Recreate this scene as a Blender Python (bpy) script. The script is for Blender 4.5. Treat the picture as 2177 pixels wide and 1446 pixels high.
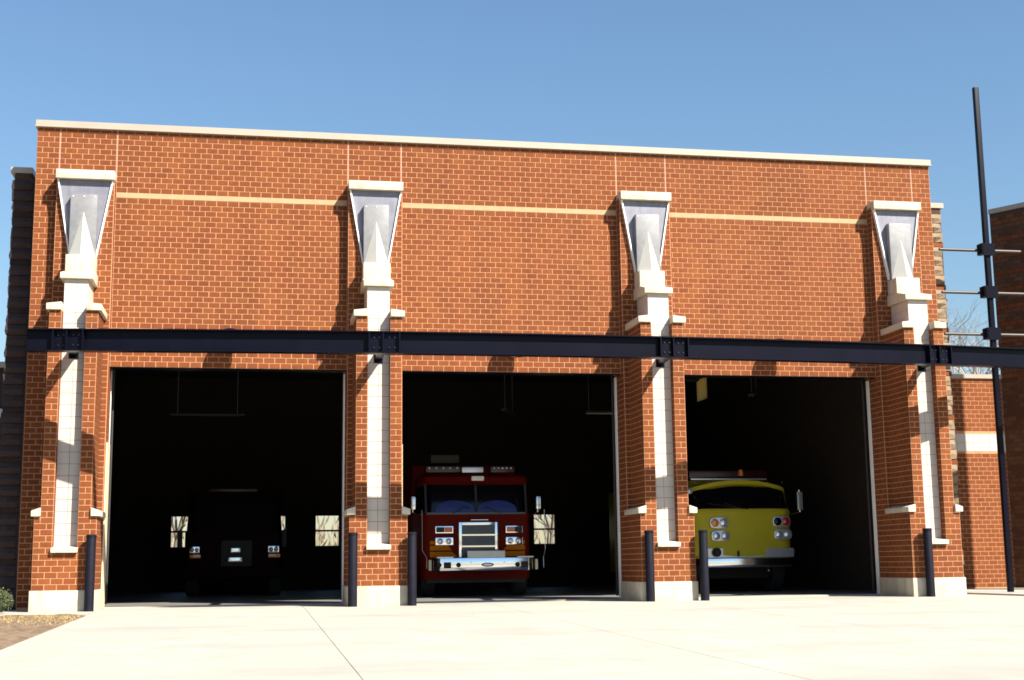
import bpy, bmesh, math, random
from mathutils import Vector, Matrix, noise
random.seed(7)
scene = bpy.context.scene
for o in list(bpy.data.objects): bpy.data.objects.remove(o)

# ------------------------------------------------------------------ camera, sky, sun, exposure
cam_d = bpy.data.cameras.new('camera'); cam = bpy.data.objects.new('camera', cam_d)
scene.collection.objects.link(cam); scene.camera = cam
cam_d.sensor_width = 36.0; cam_d.lens = 48.06
cam_d.clip_start = 0.1; cam_d.clip_end = 2000
YAW, PIT, ROL = math.radians(10.6195), math.radians(9.3866), math.radians(-0.7056)
fw = Vector((math.sin(YAW)*math.cos(PIT), math.cos(YAW)*math.cos(PIT), math.sin(PIT)))
rt = Vector((math.cos(YAW), -math.sin(YAW), 0)); up = rt.cross(fw)
c_, s_ = math.cos(ROL), math.sin(ROL)
r2 = rt*c_ + up*s_; u2 = up*c_ - rt*s_
m = Matrix((( r2.x, u2.x, -fw.x, 3.6697), (r2.y, u2.y, -fw.y, -25.3793), (r2.z, u2.z, -fw.z, 0.690), (0, 0, 0, 1)))
cam.matrix_world = m

SA, SB = 0.80, 1.25                       # shadow offset: left and down per metre of depth
SUN = Vector((SA, -1.0, SB)).normalized() # towards the sun
el = math.asin(SUN.z); az = math.atan2(SUN.x, SUN.y)
w = bpy.data.worlds.new('World'); scene.world = w; w.use_nodes = True
nt = w.node_tree; nt.nodes.clear()
wo = nt.nodes.new('ShaderNodeOutputWorld'); bg = nt.nodes.new('ShaderNodeBackground')
sk = nt.nodes.new('ShaderNodeTexSky'); sk.sky_type = 'NISHITA'; sk.sun_disc = False
sk.sun_elevation = el; sk.sun_rotation = az
sk.air_density = 1.55; sk.dust_density = 0.3; sk.ozone_density = 7.5; sk.altitude = 0
bg.inputs['Strength'].default_value = 0.052
nt.links.new(sk.outputs[0], bg.inputs[0]); nt.links.new(bg.outputs[0], wo.inputs[0])
sd = bpy.data.lights.new('sun', 'SUN'); sd.energy = 5.0; sd.angle = math.radians(0.5); sd.color = (1.0, 0.93, 0.80)
sun = bpy.data.objects.new('sun', sd); scene.collection.objects.link(sun)
sun.rotation_euler = SUN.to_track_quat('Z', 'Y').to_euler(); sun.location = (20, -20, 30)
vs = scene.view_settings; vs.view_transform = 'Standard'; vs.look = 'None'; vs.gamma = 1.0
vs.use_curve_mapping = False; vs.exposure = 1.5
scene.cycles.max_bounces = 6; scene.cycles.diffuse_bounces = 3; scene.cycles.glossy_bounces = 3
scene.cycles.transparent_max_bounces = 6
scene.cycles.filter_width = 1.7

# ------------------------------------------------------------------ helpers
B, C = 0.2032, 0.1016                      # brick module and course
def HZ(h): return (h + 42.7)*C             # course above door head -> height
COL = scene.collection
def empty(name, loc, label=None, cat=None, group=None, rz=0):
    o = bpy.data.objects.new(name, None); o.location = loc; o.rotation_euler = (0, 0, rz); COL.objects.link(o)
    o.empty_display_size = .2
    tag(o, label, cat, group); return o
def tag(o, label=None, cat=None, group=None, kind=None):
    if label: o['label'] = label
    if cat: o['category'] = cat
    if group: o['group'] = group
    if kind: o['kind'] = kind
    return o
def link(name, me, mat=None, parent=None, loc=None, kind=None):
    if mat is not None and not me.materials: me.materials.append(mat)
    o = bpy.data.objects.new(name, me); COL.objects.link(o)
    if loc is not None: o.location = loc
    if parent is not None:
        o.parent = parent
        if loc is None:      # geometry was given in world coordinates
            p = parent; off = Vector((0, 0, 0))
            while p is not None: off += p.location; p = p.parent
            o.location = -off
    if kind: o['kind'] = kind
    return o
class MB:
    def __init__(s): s.v = []; s.f = []; s.sm = []
    def box(s, x0, x1, y0, y1, z0, z1, skip=()):
        n = len(s.v)
        s.v += [(x0,y0,z0),(x1,y0,z0),(x1,y1,z0),(x0,y1,z0),(x0,y0,z1),(x1,y0,z1),(x1,y1,z1),(x0,y1,z1)]
        fs = {'b':(0,3,2,1),'t':(4,5,6,7),'f':(0,1,5,4),'k':(2,3,7,6),'l':(3,0,4,7),'r':(1,2,6,5)}
        for k, q in fs.items():
            if k not in skip: s.f.append(tuple(n+i for i in q))
        return s
    def poly(s, pts, d):     # prism: polygon pts swept by vector d
        n = len(s.v); k = len(pts)
        s.v += [tuple(p) for p in pts] + [tuple(Vector(p)+Vector(d)) for p in pts]
        s.f.append(tuple(range(n, n+k))[::-1]); s.f.append(tuple(range(n+k, n+2*k)))
        for i in range(k): j = (i+1) % k; s.f.append((n+i, n+j, n+k+j, n+k+i))
        return s
    def tube(s, a, b, r0, r1=None, seg=10, cap=True):
        r1 = r0 if r1 is None else r1
        a, b = Vector(a), Vector(b); d = (b-a).normalized()
        e = d.orthogonal().normalized(); g = d.cross(e); n = len(s.v)
        for p, r in ((a, r0), (b, r1)):
            for i in range(seg):
                t = 2*math.pi*i/seg; s.v.append(tuple(p + e*(r*math.cos(t)) + g*(r*math.sin(t))))
        for i in range(seg):
            j = (i+1) % seg; s.f.append((n+i, n+j, n+seg+j, n+seg+i))
        if cap: s.f.append(tuple(range(n, n+seg))[::-1]); s.f.append(tuple(range(n+seg, n+2*seg)))
        return s
    def path(s, pts, r, seg=8):
        for i in range(len(pts)-1): s.tube(pts[i], pts[i+1], r, seg=seg)
        return s
    def lathe(s, prof, c, seg=24, axis='Z'):
        n = len(s.v); k = len(prof)
        for r, h in prof:
            for i in range(seg):
                t = 2*math.pi*i/seg; a, b = r*math.cos(t), r*math.sin(t)
                s.v.append((c[0]+a, c[1]+b, c[2]+h) if axis == 'Z' else (c[0]+a, c[1]-h, c[2]+b))
        for q in range(k-1):
            for i in range(seg):
                j = (i+1) % seg; s.f.append((n+q*seg+i, n+q*seg+j, n+(q+1)*seg+j, n+(q+1)*seg+i))
        return s
    def mesh(s, name, smooth=None):
        me = bpy.data.meshes.new(name); me.from_pydata(s.v, [], s.f); me.update()
        bm = bmesh.new(); bm.from_mesh(me); bmesh.ops.recalc_face_normals(bm, faces=bm.faces)
        bm.to_mesh(me); bm.free()
        if smooth is not None:
            for p in me.polygons: p.use_smooth = True
            me.set_sharp_from_angle(angle=math.radians(smooth))
        return me
    def bevel(s, name, w=.01, seg=2, smooth=40):
        me = bpy.data.meshes.new(name); me.from_pydata(s.v, [], s.f)
        bm = bmesh.new(); bm.from_mesh(me); bmesh.ops.recalc_face_normals(bm, faces=bm.faces)
        es = [e for e in bm.edges if len(e.link_faces) == 2 and e.calc_face_angle(0) > .5]
        bmesh.ops.bevel(bm, geom=es, offset=w, segments=seg, affect='EDGES', profile=.6)
        bm.to_mesh(me); bm.free()
        for p in me.polygons: p.use_smooth = True
        me.set_sharp_from_angle(angle=math.radians(smooth)); return me
    def put(s, name, mat, parent=None, kind=None, smooth=None, bev=None):
        me = s.bevel(name, bev) if bev else s.mesh(name, smooth)
        return link(name, me, mat, parent, kind=kind)

# ------------------------------------------------------------------ materials
def mk(name):
    m = bpy.data.materials.new(name); m.use_nodes = True
    return m, m.node_tree, m.node_tree.nodes['Principled BSDF']
def N(nt, t, **kw):
    n = nt.nodes.new(t)
    for k, v in kw.items(): setattr(n, k, v)
    return n
def mat(name, col, rough=.7, metal=0., var=.12, scale=4., bump=0., bscale=60., col2=None, coat=0., spec=None, stain=None):
    m, nt, p = mk(name); L = nt.links
    tc = N(nt, 'ShaderNodeTexCoord'); ns = N(nt, 'ShaderNodeTexNoise'); ns.inputs['Scale'].default_value = scale
    ns.inputs['Detail'].default_value = 6; ns.inputs['Roughness'].default_value = .65
    L.new(tc.outputs['Object'], ns.inputs['Vector'])
    rp = N(nt, 'ShaderNodeValToRGB'); L.new(ns.outputs['Fac'], rp.inputs[0])
    a = [c*(1-var) for c in col]; b = col2 if col2 else [min(1, c*(1+var)) for c in col]
    rp.color_ramp.elements[0].position = .32; rp.color_ramp.elements[1].position = .68
    rp.color_ramp.elements[0].color = (*a, 1); rp.color_ramp.elements[1].color = (*b, 1)
    out = rp.outputs[0]
    if stain:
        n2 = N(nt, 'ShaderNodeTexNoise'); n2.inputs['Scale'].default_value = stain[1]; n2.inputs['Detail'].default_value = 8
        mp = N(nt, 'ShaderNodeMapping'); mp.inputs['Scale'].default_value = stain[3] if len(stain) > 3 else (1, 1, 1)
        L.new(tc.outputs['Object'], mp.inputs[0]); L.new(mp.outputs[0], n2.inputs['Vector'])
        r2_ = N(nt, 'ShaderNodeValToRGB'); r2_.color_ramp.elements[0].position = .5; r2_.color_ramp.elements[1].position = .72
        r2_.color_ramp.elements[1].color = (stain[2],)*3 + (1,); r2_.color_ramp.elements[0].color = (0, 0, 0, 1)
        L.new(n2.outputs['Fac'], r2_.inputs[0])
        mx = N(nt, 'ShaderNodeMixRGB'); mx.inputs[2].default_value = (*stain[0], 1)
        L.new(r2_.outputs[0], mx.inputs[0]); L.new(out, mx.inputs[1]); out = mx.outputs[0]
    L.new(out, p.inputs['Base Color'])
    p.inputs['Roughness'].default_value = rough; p.inputs['Metallic'].default_value = metal
    if coat: p.inputs['Coat Weight'].default_value = coat; p.inputs['Coat Roughness'].default_value = .05
    if spec is not None: p.inputs['Specular IOR Level'].default_value = spec
    if bump:
        nb = N(nt, 'ShaderNodeTexNoise'); nb.inputs['Scale'].default_value = bscale; nb.inputs['Detail'].default_value = 5
        L.new(tc.outputs['Object'], nb.inputs['Vector'])
        bp = N(nt, 'ShaderNodeBump'); bp.inputs['Strength'].default_value = bump; bp.inputs['Distance'].default_value = .01
        L.new(nb.outputs['Fac'], bp.inputs['Height']); L.new(bp.outputs[0], p.inputs['Normal'])
    return m
def brickmat(name, cols, big=None):
    m, nt, p = mk(name); L = nt.links
    ge = N(nt, 'ShaderNodeNewGeometry'); oi = N(nt, 'ShaderNodeObjectInfo')
    ad = N(nt, 'ShaderNodeMath', operation='ADD'); fr = N(nt, 'ShaderNodeMath', operation='FRACT')
    L.new(ge.outputs['Random Per Island'], ad.inputs[0]); L.new(oi.outputs['Random'], ad.inputs[1]); L.new(ad.outputs[0], fr.inputs[0])
    rp = N(nt, 'ShaderNodeValToRGB'); L.new(fr.outputs[0], rp.inputs[0])
    er = rp.color_ramp; er.interpolation = 'CONSTANT'
    for i, (pos, c) in enumerate(cols):
        e = er.elements[i] if i < 2 else er.elements.new(pos)
        e.position = pos; e.color = (*c, 1)
    ns = N(nt, 'ShaderNodeTexNoise'); ns.inputs['Scale'].default_value = 14; ns.inputs['Detail'].default_value = 8
    L.new(ge.outputs['Position'], ns.inputs['Vector'])
    n2 = N(nt, 'ShaderNodeTexNoise'); n2.inputs['Scale'].default_value = .55; n2.inputs['Detail'].default_value = 4
    L.new(ge.outputs['Position'], n2.inputs['Vector'])
    m1 = N(nt, 'ShaderNodeMapRange'); m1.inputs['To Min'].default_value = .72; m1.inputs['To Max'].default_value = 1.28
    L.new(ns.outputs['Fac'], m1.inputs['Value'])
    m2 = N(nt, 'ShaderNodeMapRange'); m2.inputs['To Min'].default_value = .78; m2.inputs['To Max'].default_value = 1.22
    L.new(n2.outputs['Fac'], m2.inputs['Value'])
    mu = N(nt, 'ShaderNodeMath', operation='MULTIPLY'); L.new(m1.outputs[0], mu.inputs[0]); L.new(m2.outputs[0], mu.inputs[1])
    mp = N(nt, 'ShaderNodeMapping'); mp.inputs['Scale'].default_value = (2.2, 2.2, .18); L.new(ge.outputs['Position'], mp.inputs[0])
    n3 = N(nt, 'ShaderNodeTexNoise'); n3.inputs['Scale'].default_value = 1; n3.inputs['Detail'].default_value = 6; L.new(mp.outputs[0], n3.inputs['Vector'])
    m3 = N(nt, 'ShaderNodeMapRange'); m3.inputs['From Min'].default_value = .3; m3.inputs['From Max'].default_value = .7; m3.inputs['To Min'].default_value = .86; m3.inputs['To Max'].default_value = 1.08
    L.new(n3.outputs['Fac'], m3.inputs['Value']); mu2 = N(nt, 'ShaderNodeMath', operation='MULTIPLY'); L.new(mu.outputs[0], mu2.inputs[0]); L.new(m3.outputs[0], mu2.inputs[1]); mu = mu2
    vm = N(nt, 'ShaderNodeVectorMath', operation='SCALE'); L.new(rp.outputs[0], vm.inputs[0]); L.new(mu.outputs[0], vm.inputs['Scale'])
    L.new(vm.outputs[0], p.inputs['Base Color']); p.inputs['Roughness'].default_value = .85
    p.inputs['Specular IOR Level'].default_value = .25
    bp = N(nt, 'ShaderNodeBump'); bp.inputs['Strength'].default_value = .4; bp.inputs['Distance'].default_value = .004
    nb = N(nt, 'ShaderNodeTexNoise'); nb.inputs['Scale'].default_value = 90; L.new(ge.outputs['Position'], nb.inputs['Vector'])
    L.new(nb.outputs['Fac'], bp.inputs['Height']); L.new(bp.outputs[0], p.inputs['Normal'])
    return m
M_BRICK = brickmat('brick', [(0, (.164,.045,.012)), (.3, (.174,.051,.0135)), (.55, (.156,.043,.012)), (.75, (.182,.055,.015)), (.9, (.168,.044,.013)), (.97, (.145,.039,.012))])
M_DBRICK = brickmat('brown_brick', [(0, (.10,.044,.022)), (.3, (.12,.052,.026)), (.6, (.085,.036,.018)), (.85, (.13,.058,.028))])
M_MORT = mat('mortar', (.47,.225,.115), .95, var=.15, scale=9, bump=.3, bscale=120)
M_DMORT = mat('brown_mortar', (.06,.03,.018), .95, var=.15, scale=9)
M_CAULK = mat('caulk', (.33,.24,.22), .6, var=.08)
M_BAND = mat('buff_brick', (.36,.25,.135), .8, var=.1, scale=7)
M_LIME = mat('limestone', (.50,.44,.34), .85, var=.10, scale=5, bump=.3, bscale=50, stain=((.30,.25,.19), 3.0, .55, (2, 2, .5)))
M_TILE = mat('ceramic_tile', (.50,.44,.385), .5, var=.05, scale=2)
M_GROUT = mat('grout', (.20,.17,.16), .9, var=.1)
M_COPE = mat('coping_metal', (.33,.285,.235), .45, metal=.0, var=.05, scale=1.5)
M_ALU = mat('funnel_metal', (.185,.185,.225), .5, metal=.2, var=.14, scale=5, stain=((.12,.12,.15), 6, .5, (2, 2, .35)))
M_ALUP = mat('panel_metal', (.19,.19,.20), .5, metal=.1, var=.14, scale=7)
M_WHITE = mat('white_metal', (.80,.78,.76), .4, var=.03)
M_SPIRE = mat('spire_metal', (.50,.49,.45), .5, var=.04)
M_STEEL = mat('navy_steel', (.0035,.0035,.009), .35, var=.25, scale=1.4, bump=.08, bscale=3, spec=.10)
M_BOLT = mat('bolt_steel', (.02,.02,.025), .35, metal=.3)
M_ROD = mat('grey_rod', (.04,.032,.028), .5, metal=.0)
M_BOLL = mat('navy_bollard_paint', (.005,.005,.012), .62, var=.3, scale=6, bump=.1, bscale=30, spec=.18)
M_CONC = mat('concrete', (.34,.315,.268), .9, var=.11, scale=1.7, bump=.2, bscale=90, stain=((.245,.238,.222), .35, .85, (.55, 1.6, 1)))
M_ASPH = mat('asphalt', (.05,.05,.05), .9, var=.15, scale=3, bump=.4, bscale=80)
M_JOINT = mat('joint_filler', (.13,.11,.09), .95)
M_FLOOR = mat('floor_concrete', (.16,.155,.15), .5, var=.1, scale=.7)
M_INT = mat('interior_block', (.035,.026,.022), .9, var=.15)  # near-black colour stands in for the deep shade inside the bays
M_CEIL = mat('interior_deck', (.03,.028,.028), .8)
M_DCOURSE = mat('shaded_course', (.028,.014,.012), .95, var=.3)  # brick course colour darkened for the shaded left corner
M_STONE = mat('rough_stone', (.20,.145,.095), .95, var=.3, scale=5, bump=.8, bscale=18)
M_SHSTONE = mat('shaded_stone', (.034,.022,.022), .95, var=.2, scale=5, bump=.8, bscale=18)  # rough stone again, with the left side's shade put into its colour
M_ROOF = mat('roof_membrane', (.25,.25,.25), .9)
M_SOIL = mat('soil', (.15,.10,.06), 1, var=.55, scale=9, bump=1, bscale=26)
M_EARTH = mat('dry_ground', (.22,.17,.09), 1, var=.3, scale=.4, bump=.6, bscale=6)
M_STRAW = mat('straw_grass', (.34,.25,.10), .9, var=.3, scale=5)
M_LEAF = mat('bush_leaf', (.045,.06,.018), .6, var=.4, scale=12)
M_BARK = mat('bark', (.13,.11,.095), .95, var=.2, scale=6)
M_PBARK = mat('pale_bark', (.30,.27,.26), .95, var=.15)
M_TWIG = mat('brush', (.15,.12,.085), .95, var=.3, scale=2)
M_STRIM = mat('window_trim', (.05,.045,.04), .5)
M_CREAM = mat('cream_steel', (.66,.56,.38), .45, var=.05)
M_FIXT = mat('pale_fixture', (.05,.045,.032), .5, var=.08)
# truck paints and parts
M_RED = mat('red_paint', (.095,.0045,.001), .5, var=.05, spec=.06)
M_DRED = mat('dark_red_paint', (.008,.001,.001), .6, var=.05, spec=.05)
M_YEL = mat('lime_yellow_paint', (.50,.43,.028), .4, var=.04, spec=.12)
M_ORA = mat('amber_stripe', (.42,.13,.003), .5, var=.05, spec=.05)
M_CHR = mat('chrome', (.80,.80,.82), .12, metal=1., var=.02)
M_POL = mat('polished_plate', (.55,.55,.60), .3, metal=.7, var=.06, scale=6)
M_BLK = mat('black_rubber', (.015,.015,.016), .7)
M_GLS = mat('dark_glass', (.003,.0035,.006), .06, var=.0, spec=.3)
M_LENS = mat('clear_lens', (.75,.78,.85), .08, metal=.6)
M_AMB = mat('amber_lens', (.80,.28,.02), .15, coat=1.)
M_RLENS = mat('red_lens', (.45,.015,.01), .12, coat=1.)
M_BLUE = mat('blue_reflection', (.006,.022,.16), .5, var=.1)  # colour of the sky reflected in the red engine's windshield
M_DLENS = mat('unlit_red_lens', (.035,.003,.002), .3, var=.1)
M_WBOX = mat('white_box', (.78,.74,.66), .4, var=.03)
M_MESH = mat('grille_mesh', (.06,.07,.09), .4, metal=.5)

# ------------------------------------------------------------------ masonry
GAP = .0155; PR = .005
class Brick:
    """collects the rectangles of one brick face; x or y facing"""
    def __init__(s): s.mb = MB()
    def rect(s, face, plane, u0, u1, z0, z1, sgn=-1):
        if u1-u0 < .012: return
        mb = s.mb
        if face == 'y':
            y0, y1 = (plane-PR, plane) if sgn < 0 else (plane, plane+PR)
            mb.box(u0, u1, y0, y1, z0, z1, skip=('k',) if sgn < 0 else ('f',))
        else:
            x0, x1 = (plane-PR, plane) if sgn < 0 else (plane, plane+PR)
            mb.box(x0, x1, u0, u1, z0, z1, skip=('r',) if sgn < 0 else ('l',))
def courses(h0, h1, X0, X1, phase=0):
    """bricks (X, h units): yields x0,x1,h0,h1 clipped to the area; even course joints on whole X"""
    k = math.floor(h0)
    while k < h1:
        a, b = max(k, h0), min(k+1, h1)
        off = 0 if (k+phase) % 2 == 0 else .5
        x = math.floor(X0-off)+off
        while x < X1:
            u0, u1 = max(x, X0), min(x+1, X1)
            if u1-u0 > .08 and b-a > .15: yield u0, u1, a, b, (u1-u0 > .99 and b-a > .99)
            x += 1
        k += 1
G2 = GAP/2

# ------------------------------------------------------------------ the station
station = empty('fire_station', (0, 0, 0), 'three bay red brick fire station with limestone piers, cream coping and open doors', 'building')
wall = None
core = MB()
ZH = HZ(0); ZT = HZ(43.65); TH = .32
PX = [2.5, 28.5, 54.5, 80.5]
core.box(-2*B, 85*B, 0, TH, ZH, ZT)
for a, b in ((-2, 5), (26, 31), (52, 57), (78, 85)): core.box(a*B, b*B, 0.0, TH-.002, 0, ZH)
wall = core.put('wall', M_MORT, station)
bw = Brick()
def facade(X0, X1, h0, h1):
    for u0, u1, a, b, full in courses(h0, h1, X0, X1):
        bw.rect('y', 0, u0*B+G2, u1*B-G2, HZ(a)+G2, HZ(b)-G2)
JW = .04
# bays: door head to coping, leaving course 31 for the buff band
for a, b in ((5, 26), (31, 52), (57, 78)):
    facade(a+JW, b-JW, 0, 31); facade(a+JW, b-JW, 32, 43.6)
HCAP = 34.2                                # course where the stone cap of each funnel starts
for i, pc in enumerate(PX):
    facade(pc-2.5+JW, pc+2.5-JW, HCAP, 43.6)
facade(-2, 0-JW, -42, 43.6); facade(83+JW, 85, -42, 43.6)
for k in range(-42, 43):                   # the wall's own right end
    h = k; o = .4 if k % 2 else 0
    bw.rect('x', 85*B, .0+G2+o*.1, .15-G2, HZ(h)+G2, HZ(h+1)-G2, 1); bw.rect('x', 85*B, .15+G2, TH-G2, HZ(h)+G2, HZ(h+1)-G2, 1)
    bw.rect('x', -2*B, .0+G2, .2-G2, HZ(h)+G2, HZ(h+1)-G2, -1)
for xx, sg in ((31, 1), (57, 1)):
    pass
bw.mb.put('brickwork', M_BRICK, wall, kind='stuff')
jm = MB()
for pc in PX:
    for s in (-2.5, 2.5):
        x = (pc+s)*B; jm.box(x-.005, x+.005, -.003, .0, HZ(0) if 1 else 0, HZ(43.6), skip=('k',))
jm.put('control_joint', M_CAULK, wall, kind='stuff')
for a, b in ((5, 26), (31, 52), (57, 78)):
    MB().box(a*B+.012, b*B-.012, -.006, 0, HZ(31)+.004, HZ(32)-.004, skip=('k',)).put('buff_band', M_BAND, wall)
# lintels under the door heads
for a, b in ((5, 26), (31, 52), (57, 78)):
    MB().box(a*B-.0, b*B+.0, .012, TH-.02, ZH-.018, ZH-.003).put('lintel', M_STEEL, station)
# coping
cp = MB().box(-2*B-.03, 85*B+.03, -.055, TH+.05, ZT+.022, ZT+.128).box(-2*B-.04, 85*B+.04, -.068, TH+.06, ZT, ZT+.020)
cp.put('coping', M_COPE, station)

# --- piers
single = []   # candidates for individual bricks: (distance, x, y, z) of full stretchers, with pier
CAM = Vector((3.67, -25.38, .69))
YP, YL = -1.11, -.20                      # pier front, pilaster front
YN = -.93                                 # back of the tiled niche
brick_me = MB().box(G2, B-G2, -PR, 0, G2, C-G2, skip=('k',)).mesh('brick_block'); brick_me.materials.append(M_BRICK)
piers = []
for i, pc in enumerate(PX):
    p = empty('pier', (pc*B, 0, 0)); p.parent = station; piers.append(p)
pier_rects = []
for i, pc in enumerate(PX):
    p = piers[i]; xc = pc*B; XL, XR = (pc-2.5)*B, (pc+2.5)*B; UL, UR = (pc-2)*B, (pc+2)*B
    NL, NR = (pc-1)*B, (pc+1)*B
    HB, HS, H1, H2 = -39, -33, -27, 8
    z0, zs, z1, z2 = HZ(HB), HZ(HS), HZ(H1), HZ(H2)
    co = MB()
    co.box(XL, XR, YP, -.001, .30, zs)                            # lower pier to the sill
    co.box(XL, NL, YP, -.001, zs, z1); co.box(NR, XR, YP, -.001, zs, z1)
    co.box(NL-.001, NR+.001, YN, -.002, zs, z1)
    co.box(UL, NL, YP, -.001, z1, z2); co.box(NR, UR, YP, -.001, z1, z2); co.box(NL-.001, NR+.001, YN, -.002, z1, z2)
    co.box(XL, XR, YL, -.001, z1, HZ(HCAP)-.001)                        # pilaster behind
    link('mortar_core', co.mesh('mortar_core'), M_MORT, p)
    br = Brick()
    def yface(X0, X1, h0, h1, plane, pick=False):
        for u0, u1, a, b, full in courses(h0, h1, X0, X1, 1 if pick else 0):
            if pick and full: pier_rects.append((i, u0*B, plane, HZ(a)))
            else: br.rect('y', plane, u0*B+G2, u1*B-G2, HZ(a)+G2, HZ(b)-G2)
    def xface(xp, sgn, y0, y1, h0, h1):
        n0 = y0/B; n1 = y1/B
        for u0, u1, a, b, full in courses(h0, h1, n0-n0 % 1*0, n1):
            br.rect('x', xp, u0*B+G2, u1*B-G2, HZ(a)+G2, HZ(b)-G2, sgn)
    X0, X1 = pc-2.5, pc+2.5
    # joint pattern on the pier: the course above the base has half offsets, the next whole ones
    yface(X0, X1, HB, HS, YP, True)
    for h in range(HS, H1):
        yface(X0, pc-1, h, h+1, YP, True); yface(pc+1, X1, h, h+1, YP, True)
    for h in range(H1, H2):                                       # one stretcher or two halves each side
        for a in (pc-2, pc+1):
            if (h % 2) == 0:
                pier_rects.append((i, a*B, YP, HZ(h)))
            else:
                br.rect('y', YP, a*B+G2, (a+.5)*B-G2, HZ(h)+G2, HZ(h+1)-G2); br.rect('y', YP, (a+.5)*B+G2, (a+1)*B-G2, HZ(h)+G2, HZ(h+1)-G2)
    for xs, sg in ((X0, -1), (X1, 1)):
        xface(xs*B, sg, YP, -.002 if (abs(xs-0) < .1 or abs(xs-83) < .1) else TH-.01, HB, H1)
    for xs, sg in ((pc-2, -1), (pc+2, 1)): xface(xs*B, sg, YP, YL, H1, H2)
    for xs, sg in ((X0, -1), (X1, 1)): xface(xs*B, sg, YL, -.002 if (xs < 1 or xs > 82.5) else -.002, H1, HCAP)
    for xs, sg in ((pc-1, 1), (pc+1, -1)): xface(xs*B, sg, YP, YN, HS, H2)
    # pilaster front, either side of the pier and behind the column
    yface(X0+.02, pc-2, H1, H2, YL); yface(pc+2, X1-.02, H1, H2, YL); yface(X0+.02, X1-.02, H2, HCAP, YL)
    br.mb.put('brickwork', M_BRICK, p, kind='stuff')
    # limestone: base, ledge caps, sill, upper caps, column, block
    MB().box(XL-.028, XR+.028, YP-.028, .0-.003, 0, z0-.0).put('base_stone', M_LIME, p, bev=.008)
    for s in (-1, 1):
        a, b = (XL-.05, UL-.002) if s < 0 else (UR+.002, XR+.05)
        o_, i_ = (a, b) if s < 0 else (b, a)
        zb = z1+.016; y0 = YP-.05
        pts = [(o_, y0, zb), (i_, y0, zb), (i_, y0, zb+.145), (o_, y0, zb+.095)]
        MB().poly(pts, (0, -.0-y0-.16, 0)).put('ledge_cap', M_LIME, p, bev=.006)
    MB().poly([(NL-.012, YN-.01, zs+.016), (NL-.012, YP-.075, zs+.016), (NL-.012, YP-.075, zs+.09), (NL-.012, YN-.01, zs+.125)], (2*B+.024, 0, 0)).put('sill', M_LIME, p, bev=.006)
    cz0, cz1 = z2+.005, z2+.115
    for s in (-1, 1):
        a, b = (xc-.46, xc-.207) if s < 0 else (xc+.207, xc+.46)
        o_, i_ = (a, b) if s < 0 else (b, a)
        MB().poly([(o_, YP-.05, cz0), (i_, YP-.05, cz0), (i_, YP-.05, cz1+.03), (o_, YP-.05, cz1)], (0, -YP+.05-.152, 0)).put('cap_stone', M_LIME, p, bev=.006)
    # column
    co = MB().box(xc-.196, xc+.196, YN+.012, YL-.001, z2, 5.742); link('column_core', co.mesh('column_core'), M_GROUT, p)
    tl = MB()
    th = 2*C
    # niche tiles and column tiles: each tile one object
    k = 0; z = zs+.125
    for col in (0, 1):
        z = HZ(HS)+2*C*.0
        for n in range(0, 21):
            za = zs+.10+ (n*th if n else 0); 
            a = HZ(HS+1)+ (n*th); b = a+th
            if n == 0: pass
            if a >= z2-.01: break
            b = min(b, z2)
            x0 = NL+col*B
            t = MB().box(x0+.0045, x0+B-.0045, YN-.006, YN, a+.0045, b-.0045, skip=('k',))
            link('tile', t.mesh('tile'), M_TILE, p)
    g = MB().box(NL+.001, NR-.001, YN-.003, YN-.001, zs+.1, z2-.001, skip=('k',)); link('grout_bed', g.mesh('grout_bed'), M_GROUT, p)
    zt = [z2+.002, z2+2*C, z2+4*C, 5.740]
    for n in range(3):
        for col in (0, 1):
            x0 = xc-.203+col*.203
            link('tile', MB().box(x0+.0015, x0+.2015, YN-.001, YN+.012, zt[n]+.0015, zt[n+1]-.0015, skip=('k',)).mesh('tile'), M_TILE, p)
        for s in (-1, 1):
            x0 = xc+s*.196
            for q in range(3):
                ya, yb = YN+.012+q*.255, min(YN+.012+(q+1)*.255, YL-.01)
                link('tile', MB().box(min(x0, x0+s*.010), max(x0, x0+s*.010), ya+.0015, yb-.0015, zt[n]+.0015, zt[n+1]-.0015, skip=('r',) if s < 0 else ('l',)).mesh('tile'), M_TILE, p)
    # third cap: slab whose top slopes back up to the block
    y0, y1 = -1.0, YL-.003
    pts = [(xc-.275, y0, 5.745), (xc-.275, y0, 5.850), (xc-.275, -.62, 5.945), (xc-.275, y1, 5.945), (xc-.275, y1, 5.745)]
    MB().poly(pts, (.55, 0, 0)).put('cap_stone', M_LIME, p, bev=.006)
    MB().box(xc-.25, xc+.25, -.60, y1, 5.947, 6.262).put('block_stone', M_LIME, p, bev=.006)
    # stone over the funnel
    MB().box(xc-.512, xc+.512, -.345, -.001, 7.735, 7.902).put('funnel_cap', M_LIME, p, bev=.006)
    # funnel: plate, raised rim, inner panel, spire
    zb, ztp = 6.28, 7.728; wb, wt = .235, .485; yb = -.245
    fn = MB(); pts = [(xc-wb, yb, zb), (xc+wb, yb, zb), (xc+wt, yb, ztp), (xc-wt, yb, ztp)]
    fn.poly(pts, (0, .044, 0)); f = fn.put('funnel_plate', M_ALU, p)
    for s in (-1, 1):
        a = Vector((xc+s*wb, -.285, zb)); b = Vector((xc+s*wt, -.285, ztp)); d = .020
        MB().poly([a+Vector((-s*d, 0, 0)), a+Vector((s*.006, 0, 0)), b+Vector((s*.006, 0, 0)), b+Vector((-s*d, 0, 0))], (0, .084, 0)).put('rim', M_WHITE, f)
    MB().box(xc-.233, xc+.233, -.385, yb-.001, 6.264, 7.43).put('panel', M_ALUP, p, bev=.004)
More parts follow.
